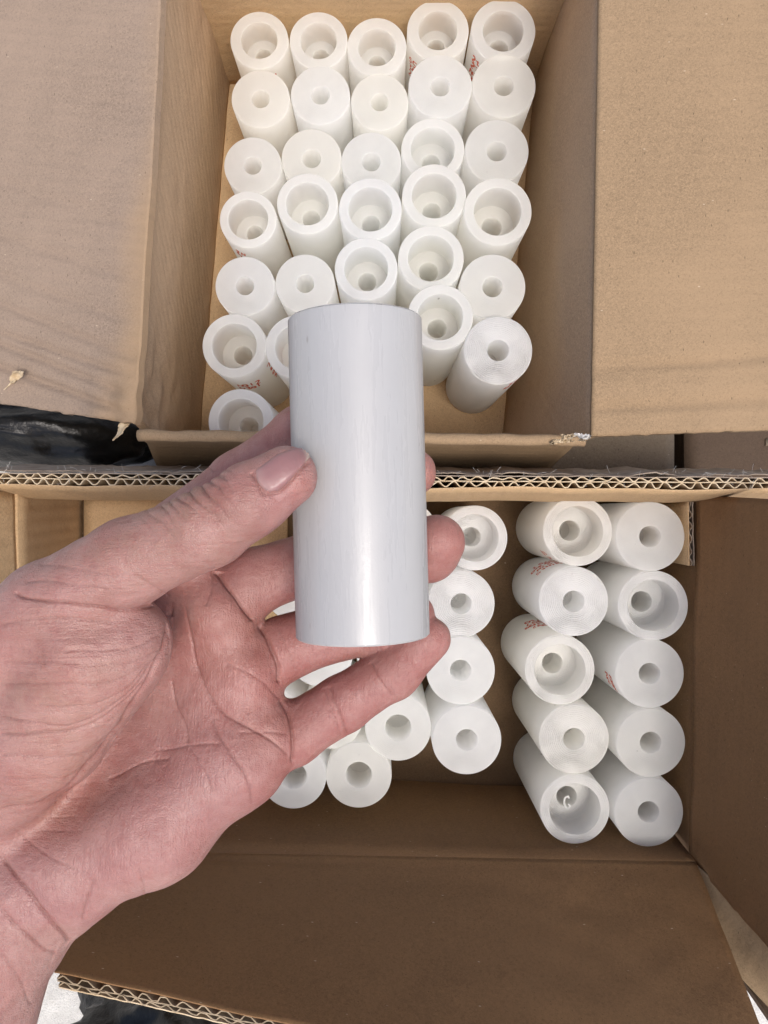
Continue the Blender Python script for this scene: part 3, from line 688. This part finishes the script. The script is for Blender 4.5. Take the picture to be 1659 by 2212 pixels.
VX = 0.0008
lo = np.array([-0.215, -0.30, CAM_Z - 0.325]); hi = np.array([0.045, 0.050, CAM_Z - 0.192])
dims = np.ceil((hi - lo) / VX).astype(int)
gx = (lo[0] + VX * np.arange(dims[0])).astype(np.float32); gy = (lo[1] + VX * np.arange(dims[1])).astype(np.float32); gz = (lo[2] + VX * np.arange(dims[2])).astype(np.float32)
BIG = 0.05
def seg_sdf(pa, ra, pb, rb, field, k):
    m = max(ra, rb) + 0.020
    mn = np.minimum(pa, pb) - m; mx = np.maximum(pa, pb) + m
    i0 = np.clip(((mn - lo) / VX).astype(int), 0, dims); i1 = np.clip(((mx - lo) / VX).astype(int) + 1, 0, dims)
    if np.any(i1 <= i0): return
    sl = tuple(slice(a, b) for a, b in zip(i0, i1))
    X = gx[sl[0]][:, None, None]; Y = gy[sl[1]][None, :, None]; Z = gz[sl[2]][None, None, :]
    d = (pb - pa).astype(np.float32); L2 = float(d @ d) + 1e-12
    t = np.clip(((X - pa[0]) * d[0] + (Y - pa[1]) * d[1] + (Z - pa[2]) * d[2]) / L2, 0, 1)
    dist = np.sqrt((X - pa[0] - t * d[0]) ** 2 + (Y - pa[1] - t * d[1]) ** 2 + (Z - pa[2] - t * d[2]) ** 2) - (ra + (rb - ra) * t)
    f = field[sl]
    h = np.maximum(k - np.abs(f - dist), 0) / k
    field[sl] = np.minimum(f, dist) - h * h * k * 0.25
def chain_field(chains, k):
    f = np.full(dims, BIG, dtype=np.float32)
    for ch in chains:
        for (pa, ra), (pb, rb) in zip(ch, ch[1:]): seg_sdf(pa, ra, pb, rb, f, k)
    return f
def smin(a, b, k):
    h = np.maximum(k - np.abs(a - b), 0) / k
    return np.minimum(a, b) - h * h * k * 0.25
palm = chain_field(chains_palm, 0.012)
th = chain_field([chain_thumb], 0.003)
tn = chain_field([chain_thenar], 0.004)
bu = chain_field([chain_bulge], 0.004)
tn = smin(tn, bu, 0.008)
thumb = smin(th, tn, 0.0035)
D = smin(palm, thumb, 0.006); del palm, th, tn, bu, thumb
FG = None
for ch in (chain_index, chain_middle, chain_ring, chain_pinky):
    f = chain_field([ch], 0.003); FG = f if FG is None else smin(FG, f, 0.0008)
D = smin(D, FG, 0.0030); del FG, f

def surface_nets(D):
    s = D < 0
    nx, ny, nz_ = D.shape
    c = [s[i:nx - 1 + i, j:ny - 1 + j, k:nz_ - 1 + k] for i in (0, 1) for j in (0, 1) for k in (0, 1)]
    cnt = sum(x.astype(np.int8) for x in c); mask = (cnt > 0) & (cnt < 8)
    idx = np.full(mask.shape, -1, dtype=np.int64); cells = np.argwhere(mask); idx[mask] = np.arange(len(cells))
    acc = np.zeros((len(cells), 3)); n = np.zeros(len(cells))
    off = [(i, j, k) for i in (0, 1) for j in (0, 1) for k in (0, 1)]
    val = {o: D[cells[:, 0] + o[0], cells[:, 1] + o[1], cells[:, 2] + o[2]].astype(np.float64) for o in off}
    for a in off:
        for ax_ in range(3):
            if a[ax_] == 0:
                b = list(a); b[ax_] = 1; b = tuple(b)
                va, vb = val[a], val[b]; cr = (va < 0) != (vb < 0)
                tt = np.where(cr, va / np.where(cr, va - vb, 1), 0)
                p = np.tile(np.array(a, float), (len(cells), 1)); p[:, ax_] += tt
                acc[cr] += p[cr]; n[cr] += 1
    V = (cells + acc / n[:, None]) * VX + lo
    faces = []
    for ax_ in range(3):
        o1, o2 = [q for q in range(3) if q != ax_]
        sa = [slice(1, -1)] * 3; sb = [slice(1, -1)] * 3
        sa[ax_] = slice(0, -1); sb[ax_] = slice(1, None)
        A, B = s[tuple(sa)], s[tuple(sb)]
        e = np.argwhere(A != B)
        e_full = e + 1; e_full[:, ax_] -= 1
        q = []
        for d1, d2 in ((-1, -1), (0, -1), (0, 0), (-1, 0)):
            cc = e_full.copy(); cc[:, o1] += d1; cc[:, o2] += d2
            q.append(idx[cc[:, 0], cc[:, 1], cc[:, 2]])
        q = np.stack(q, 1)
        flip = A[e[:, 0], e[:, 1], e[:, 2]]
        if ax_ == 1: flip = ~flip
        q[~flip] = q[~flip][:, ::-1]
        faces.append(q)
    return V, np.concatenate(faces)
V, Fc = surface_nets(D)
def vgrad(V):
    q = (V - lo) / VX; i = np.clip(q.astype(int), 1, dims - 3)
    g_ = np.stack([D[i[:, 0] + 1, i[:, 1], i[:, 2]] - D[i[:, 0] - 1, i[:, 1], i[:, 2]],
                   D[i[:, 0], i[:, 1] + 1, i[:, 2]] - D[i[:, 0], i[:, 1] - 1, i[:, 2]],
                   D[i[:, 0], i[:, 1], i[:, 2] + 1] - D[i[:, 0], i[:, 1], i[:, 2] - 1]], 1).astype(float)
    return g_
# smooth, then normals
E = np.concatenate([Fc[:, [0, 1]], Fc[:, [1, 2]], Fc[:, [2, 3]], Fc[:, [3, 0]]])
def lap(X, it, w=0.5):
    for _ in range(it):
        a = np.zeros_like(X); c = np.zeros(len(X))
        for k in range(X.shape[1]): a[:, k] = np.bincount(E[:, 0], X[E[:, 1], k], len(X)) + np.bincount(E[:, 1], X[E[:, 0], k], len(X))
        c = np.bincount(E[:, 0], minlength=len(X)) + np.bincount(E[:, 1], minlength=len(X))
        X = X * (1 - w) + w * a / np.maximum(c, 1)[:, None]
    return X
V = lap(V, 3)
def quad_split(V, Fq):
    e = np.concatenate([Fq[:, [0, 1]], Fq[:, [1, 2]], Fq[:, [2, 3]], Fq[:, [3, 0]]]); e.sort(axis=1)
    key = e[:, 0] * len(V) + e[:, 1]; u, inv = np.unique(key, return_inverse=True)
    mid = (V[u // len(V)] + V[u % len(V)]) / 2; cen = V[Fq].mean(1); n0, n1, m = len(V), len(u), len(Fq)
    ei = inv.reshape(4, m) + n0; ci = n0 + n1 + np.arange(m)
    out = [np.stack([Fq[:, k], ei[k], ci, ei[(k + 3) % 4]], 1) for k in range(4)]
    return np.concatenate([V, mid, cen]), np.concatenate(out)
V, Fc = quad_split(V, Fc)
E = np.concatenate([Fc[:, [0, 1]], Fc[:, [1, 2]], Fc[:, [2, 3]], Fc[:, [3, 0]]])
V = lap(V, 4)
N = lap(vgrad(V), 6); N /= np.linalg.norm(N, axis=1)[:, None] + 1e-12

def px(V):
    Z = CAM_Z - V[:, 2]; return np.stack([V[:, 0] / Z * F + CU, CV - V[:, 1] / Z * F], 1), Z
UVp, Zp = px(V)
# first surface met from the palm side, so that folds only mark that side
bins = np.floor(UVp / 12).astype(int); key = (bins[:, 0] + 400) * 4000 + bins[:, 1] + 400
uk, inv = np.unique(key, return_inverse=True); zmin = np.full(len(uk), 9.0); np.minimum.at(zmin, inv, Zp)
vis = (Zp < zmin[inv] + 0.010) & (N[:, 2] > 0.0)
zz = lambda pts: [(0.5372 * a, 810 + 0.5372 * b) for a, b in pts]
# (points, depth mm, half-width px)
CREASES = [
 (zz([(60, 880), (110, 902), (230, 912), (330, 930), (420, 945), (490, 960), (560, 945), (620, 925)]), 1.3, 5),
 (zz([(0, 1010), (100, 975), (250, 975), (350, 985), (450, 1000)]), .45, 4),
 (zz([(0, 1370), (100, 1390), (200, 1418), (300, 1410), (420, 1370), (520, 1290), (600, 1190), (650, 1110)]), .6, 4.5),
 (zz([(0, 1435), (130, 1442), (280, 1435), (400, 1400), (500, 1330), (580, 1240)]), .6, 4.5),
 (zz([(150, 1325), (300, 1340), (420, 1320), (530, 1250), (620, 1150)]), .4, 4),
 (zz([(250, 1110), (350, 1102), (450, 1110), (550, 1090), (640, 1050)]), .4, 4),
 (zz([(0, 1530), (150, 1540), (300, 1540), (400, 1500), (480, 1430)]), .45, 4.5),
 (zz([(0, 1620), (150, 1640), (280, 1620), (370, 1560)]), .35, 4.5),
 (zz([(0, 1250), (150, 1235), (330, 1250), (480, 1225), (600, 1160)]), .35, 4),
 (zz([(0, 1160), (200, 1150), (400, 1170), (560, 1150), (640, 1100)]), .3, 4),
 (zz([(100, 830), (200, 825), (330, 845), (430, 862)]), .4, 4),
 (zz([(540, 810), (600, 840), (680, 890)]), .45, 4),
 (zz([(160, 760), (280, 770), (400, 800), (500, 810)]), .25, 4),
 (zz([(690, 920), (682, 1000), (660, 1090), (620, 1190), (562, 1292), (484, 1402), (404, 1512), (300, 1640), (200, 1712), (100, 1742), (0, 1748)]), 1.0, 6),
 (zz([(745, 930), (770, 1100), (800, 1200), (850, 1310), (940, 1390), (1050, 1440), (1110, 1482), (1160, 1530)]), .65, 4.6),
 (zz([(690, 1230), (700, 1300), (740, 1400), (750, 1480)]), .55, 4),
 (zz([(850, 1380), (870, 1440), (940, 1540), (1000, 1620), (1012, 1720)]), .55, 4.6),
 (zz([(620, 1512), (700, 1500), (760, 1490), (830, 1475), (880, 1480)]), .4, 4),
 (zz([(430, 1630), (520, 1580), (600, 1550), (680, 1548)]), .4, 4.5),
 (zz([(760, 1500), (820, 1580), (850, 1680)]), .3, 4),
 (zz([(900, 1160), (980, 1190), (1060, 1240), (1130, 1300)]), .3, 5),
 (zz([(960, 1440), (1060, 1430), (1160, 1450)]), .3, 4),
 (zz([(860, 780), (850, 860), (825, 930)]), .35, 4),
 (zz([(560, 1990), (580, 2080), (590, 2160)]), .4, 5),
 (zz([(865, 785), (920, 860), (980, 930), (1015, 985)]), 1.8, 6),
 (zz([(1040, 1000), (1090, 1080), (1125, 1180), (1130, 1240)]), 1.8, 6),
 (zz([(1135, 1300), (1165, 1370), (1182, 1450), (1180, 1560)]), 1.4, 6),
 ([(0, 1850), (46, 1914), (93, 1975), (134, 2021), (150, 2038)], 2.0, 7),
 ([(0, 1965), (46, 2012), (93, 2053), (122, 2062)], 1.2, 7),
 ([(0, 2060), (40, 2110), (70, 2170)], .35, 6),
 ([(30, 1790), (90, 1840), (150, 1870), (190, 1890)], .3, 6), ([(180, 1985), (190, 1940), (200, 1900)], .5, 4),
 ([(712, 1479), (728, 1530), (751, 1590)], .55, 4), ([(700, 1484), (716, 1540), (738, 1595)], .35, 3.5),
 ([(798, 1430), (822, 1468), (846, 1506)], .5, 4.5),
 ([(440, 999), (465, 1026), (490, 1031)], .5, 4),
 ([(566, 1068), (600, 1067), (622, 1050), (648, 1022), (669, 996)], .8, 3.6), ([(540, 1020), (554, 1042), (570, 1066)], .8, 3.6),
 ([(600, 1355), (622, 1400), (640, 1450)], .25, 5),
]
for k in range(16):                # faint skin folds over thumb and ball of the thumb
    y0 = 700 + k * 58 + random.uniform(-12, 12); x0 = random.uniform(0, 160); 
    CREASES.append((zz([(x0, y0 + 250), (x0 + 120, y0 + 255 + random.uniform(-8, 8)), (x0 + 260, y0 + 250 + random.uniform(-14, 14))]), .16, 3.5))
def dist_poly(UV, pts):
    d = np.full(len(UV), 1e9); pts = np.array(pts, float); tt = np.zeros(len(UV)); m = len(pts) - 1
    # round the line off
    for i, (a, b) in enumerate(zip(pts[:-1], pts[1:])):
        ab = b - a; t = np.clip(((UV - a) @ ab) / (ab @ ab + 1e-9), 0, 1)
        dd = np.hypot(*(UV - a - t[:, None] * ab).T); w = dd < d
        d[w] = dd[w]; tt[w] = (i + t[w]) / m
    return d, tt
def smooth_poly(pts, n=3):
    pts = np.array(pts, float)
    for _ in range(n):
        q = np.empty((2 * (len(pts) - 1), 2)); q[0::2] = pts[:-1] * .75 + pts[1:] * .25; q[1::2] = pts[:-1] * .25 + pts[1:] * .75
        pts = np.vstack([pts[:1], q, pts[-1:]])
    return pts
disp = np.zeros(len(V)); red = np.zeros(len(V))
wob = np.stack([[noise.noise(Vector((a * .016, b * .016, 0))) for a, b in UVp], [noise.noise(Vector((a * .016, b * .016, 9))) for a, b in UVp]], 1) * 5
vi = np.where(vis)[0]
for pts, dep, hw in CREASES:
    pts = smooth_poly(pts); mn = pts.min(0) - 45; mx = pts.max(0) + 45
    sel = vi[np.all((UVp[vi] > mn) & (UVp[vi] < mx), axis=1)]
    if not len(sel): continue
    d, tt = dist_poly(UVp[sel] + wob[sel], pts); hw = hw * (.8 if dep < 1.2 else .72)
    fade = np.clip(np.minimum(tt, 1 - tt) * 7 + .25, 0, 1)
    gsh = .62 * np.exp(-(d / (hw * .75)) ** 2) + .38 * np.exp(-(d / (hw * 3.2)) ** 2)
    if dep >= 1.2 and hw > 4.9: gsh = .34 * np.exp(-(d / 4.0) ** 2) + .5 * np.exp(-(d / 28) ** 2)
    lip = np.exp(-((d - hw * 2.3) / (hw * 1.3)) ** 2)
    disp[sel] += (-dep * (1.1 if dep < 1.2 else .95) * gsh + dep * .0 * lip) * fade * 0.001
    red[sel] = np.maximum(red[sel], np.exp(-(d / (hw * .9)) ** 2) * fade * min(1, dep * .9))
# lumpy folds of loose skin over the thumb knuckle
sel = vi[(np.hypot(UVp[vi, 0] - 410, UVp[vi, 1] - 1080) < 190) & (Zp[vi] < .236)]
wr = np.array([noise.noise(Vector((a * .022, b * .022, 4))) for a, b in UVp[sel]])
wr2 = np.array([noise.noise(Vector((a * .012, b * .012, 14))) for a, b in UVp[sel]])
ph = (UVp[sel, 0] * .72 - UVp[sel, 1] * .69 + wr * 14) / 23.0
al = (UVp[sel, 0] - 415) * .86 - (UVp[sel, 1] - 1078) * .5; ac = (UVp[sel, 0] - 415) * .5 + (UVp[sel, 1] - 1078) * .86
mk = np.exp(-(al / 88) ** 2) * np.exp(-((ac + 16) / 62) ** 2) * np.clip(.75 + 1.1 * wr2, 0, 1.3)
fold = (1 - np.abs(np.sin(math.pi * ph))) ** 2
disp[sel] += (-1.0 * fold + .3) * mk * .001
red[sel] = np.maximum(red[sel], fold * mk * .45)
# gentle unevenness of flesh
und = np.array([noise.noise(Vector(p) * 70) * .00045 + noise.noise(Vector(p) * 190) * .00016 for p in V])
V2 = V + N * (disp + und)[:, None]
me = bpy.data.meshes.new('person')
pl = np.array(P(0, 2150, .245)); pl[2] = 0
me.from_pydata((V2).tolist(), [], Fc.tolist())
me.polygons.foreach_set('use_smooth', [True] * len(me.polygons)); me.update()
# skin colour with some shade painted in: pink palm, redder fingers, yellower ball of the thumb, browner back of the thumb
def blob(u, v, r): return np.exp(-(((UVp[:, 0] - u) ** 2 + (UVp[:, 1] - v) ** 2) / r ** 2))
tone = np.tile(np.array([0.43, 0.215, 0.190]), (len(V), 1))
def tint(w, c): 
    w = np.clip(w, 0, 1)[:, None]; tone[:] = tone * (1 - w) + w * np.array(c)
fing = 1 / (1 + np.exp(-(UVp[:, 0] * .83 - 560 * .83) / 30)) * (Zp > 0.236)
tint(fing * .75, (0.42, 0.165, 0.135))
tint(blob(480, 1020, 170) * (Zp > 0.236) * .7, (0.45, 0.18, 0.15))
tint(blob(500, 1400, 110) * .6, (0.43, 0.185, 0.130))
tint(blob(420, 1300, 75) * (Zp > .24) * .6, (0.38, 0.145, 0.110))  # deeper tone paints shade into the hollow beside the thumb
tint(blob(560, 1560, 80) * .5, (0.46, 0.20, 0.135))
tint(blob(130, 1480, 190) * (Zp < 0.25) * .75, (0.49, 0.275, 0.20))
tint(blob(300, 1370, 70) * (Zp < 0.235) * .5, (0.50, 0.28, 0.245))
tint(blob(120, 1720, 110) * .5, (0.48, 0.26, 0.165))
tint(blob(400, 1110, 150) * (Zp < 0.236) * .85, (0.365, 0.195, 0.130))
tint(blob(560, 1060, 120) * (Zp < 0.236) * .55, (0.385, 0.19, 0.150))
tint(blob(220, 1190, 130) * (Zp < 0.236) * .5, (0.40, 0.215, 0.150))
tint(blob(620, 1070, 60) * (Zp < 0.236) * .6, (0.44, 0.195, 0.185))
tint(blob(300, 1880, 150) * .5, (0.50, 0.235, 0.205))
tint(blob(430, 1620, 90) * .5, (0.50, 0.27, 0.24))
tint((UVp[:, 1] > 2000) * .6, (0.44, 0.25, 0.20))
for u, v, r in ((985, 1160, 45), (965, 1365, 40), (935, 1025, 40), (650, 1050, 35)): tint(blob(u, v, r) * .55, (0.50, 0.22, 0.17))
bn_ = np.array([noise.noise(Vector(p) * 45 + Vector((3, 1, 2))) for p in V])
tint(np.clip(bn_, 0, 1) * .85, (0.42, 0.15, 0.125)); tint(np.clip(-bn_, 0, 1) * .8, (0.53, 0.31, 0.25))
tone *= np.array([.70, .70, .72])  # whole hand dimmed in colour for shade from phone and photographer
tint(red * .62, (0.165, 0.045, 0.032))
ca = me.color_attributes.new('tone', 'FLOAT_COLOR', 'POINT')
ca.data.foreach_set('color', np.concatenate([tone, np.ones((len(V), 1))], 1).astype(np.float32).ravel())
rdg = np.clip((UVp[:, 0] * .62 + UVp[:, 1] * .5 - 930) / 120, 0, 1) * (Zp > .225)
rdg = np.maximum(rdg, (UVp[:, 0] > 430) * (Zp > .236))
ra_ = me.attributes.new('ridge', 'FLOAT', 'POINT'); ra_.data.foreach_set('value', rdg.astype(np.float32))
hand = link('person', me, M['skin'])
tag(hand, 'bare left hand and wrist gripping the shade-greyed tube between thumb and fingers', 'person')

# thumbnail: a curved plate laid on the thumb
bvh = BVHTree.FromPolygons([tuple(v) for v in V], Fc.tolist())
top_e = [(551, 1016), (575, 996), (600, 979), (632, 967), (655, 972)]
bot_e = [(581, 1062), (599, 1061), (618, 1046), (643, 1018), (664, 992)]
def along(e, t):
    x = t * (len(e) - 1); i = min(int(x), len(e) - 2); f = x - i
    return e[i][0] * (1 - f) + e[i + 1][0] * f, e[i][1] * (1 - f) + e[i + 1][1] * f
def nail():
    nu, nv = 36, 22; vs, fs, cs = [], [], []
    for j in range(nv + 1):
        t = j / nv
        for i in range(nu + 1):
            s = i / nu
            a = along(top_e, s); b = along(bot_e, s); 
            k = 0.5 - 0.5 * math.cos(math.pi * t); k = t
            u = a[0] * (1 - k) + b[0] * k; v = a[1] * (1 - k) + b[1] * k
            sh = (1 - (2 * t - 1) ** 2) * (-9 if s < .5 else 7) * abs(2 * s - 1) ** 2
            u += sh * .8; v -= sh * .5
            o = Vector((0, 0, CAM_Z)); d = (P(u, v, .3) - o).normalized()
            h, n, _, _ = bvh.ray_cast(o, d)
            if h is None or (CAM_Z - h.z) > .225: h = vs_last.copy(); n = n_last.copy()
            vs_last, n_last = h.copy(), n.copy()
            edge = min(1, min(s, 1 - s, t, 1 - t) * 7)
            off = -0.0003 + 0.0007 * math.sqrt(edge) if s < .8 else -0.0003 + 0.0009 * math.sqrt(min(1, min(t, 1 - t) * 7 + .35))
            vs.append(h + n * off)
            w = max(0, min(1, (s - .90) / .05)); lun = max(0, 1 - s / .22)
            c = np.array([0.275, 0.142, 0.138]) * (1 - w) + w * np.array([0.42, 0.31, 0.25]); c = c * (1 - .45 * lun) + .45 * lun * np.array([0.42, 0.29, 0.26])
            cs.append((*c, 1))
    m0 = len(vs); vs2 = vs + [p - Vector((0, 0, .0009)) for p in vs]; cs = cs + cs
    I = lambda i, j: j * (nu + 1) + i
    for j in range(nv):
        for i in range(nu):
            q = [I(i, j), I(i, j + 1), I(i + 1, j + 1), I(i + 1, j)]; fs.append(q); fs.append([x + m0 for x in reversed(q)])
    rim = [I(i, 0) for i in range(nu + 1)] + [I(nu, j) for j in range(1, nv + 1)] + [I(i, nv) for i in range(nu - 1, -1, -1)] + [I(0, j) for j in range(nv - 1, 0, -1)]
    for a, b in zip(rim, rim[1:] + rim[:1]): fs.append([a, b, b + m0, a + m0])
    m_ = bpy.data.meshes.new('thumbnail'); m_.from_pydata([tuple(p) for p in vs2], [], fs)
    bm = bmesh.new(); bm.from_mesh(m_); bmesh.ops.recalc_face_normals(bm, faces=bm.faces); bm.to_mesh(m_); bm.free()
    m_.polygons.foreach_set('use_smooth', [True] * len(m_.polygons))
    ca = m_.color_attributes.new('tone', 'FLOAT_COLOR', 'POINT'); ca.data.foreach_set('color', np.array(cs, dtype=np.float32).ravel())
    return link('thumbnail', m_, M['nail'], hand)
nail()
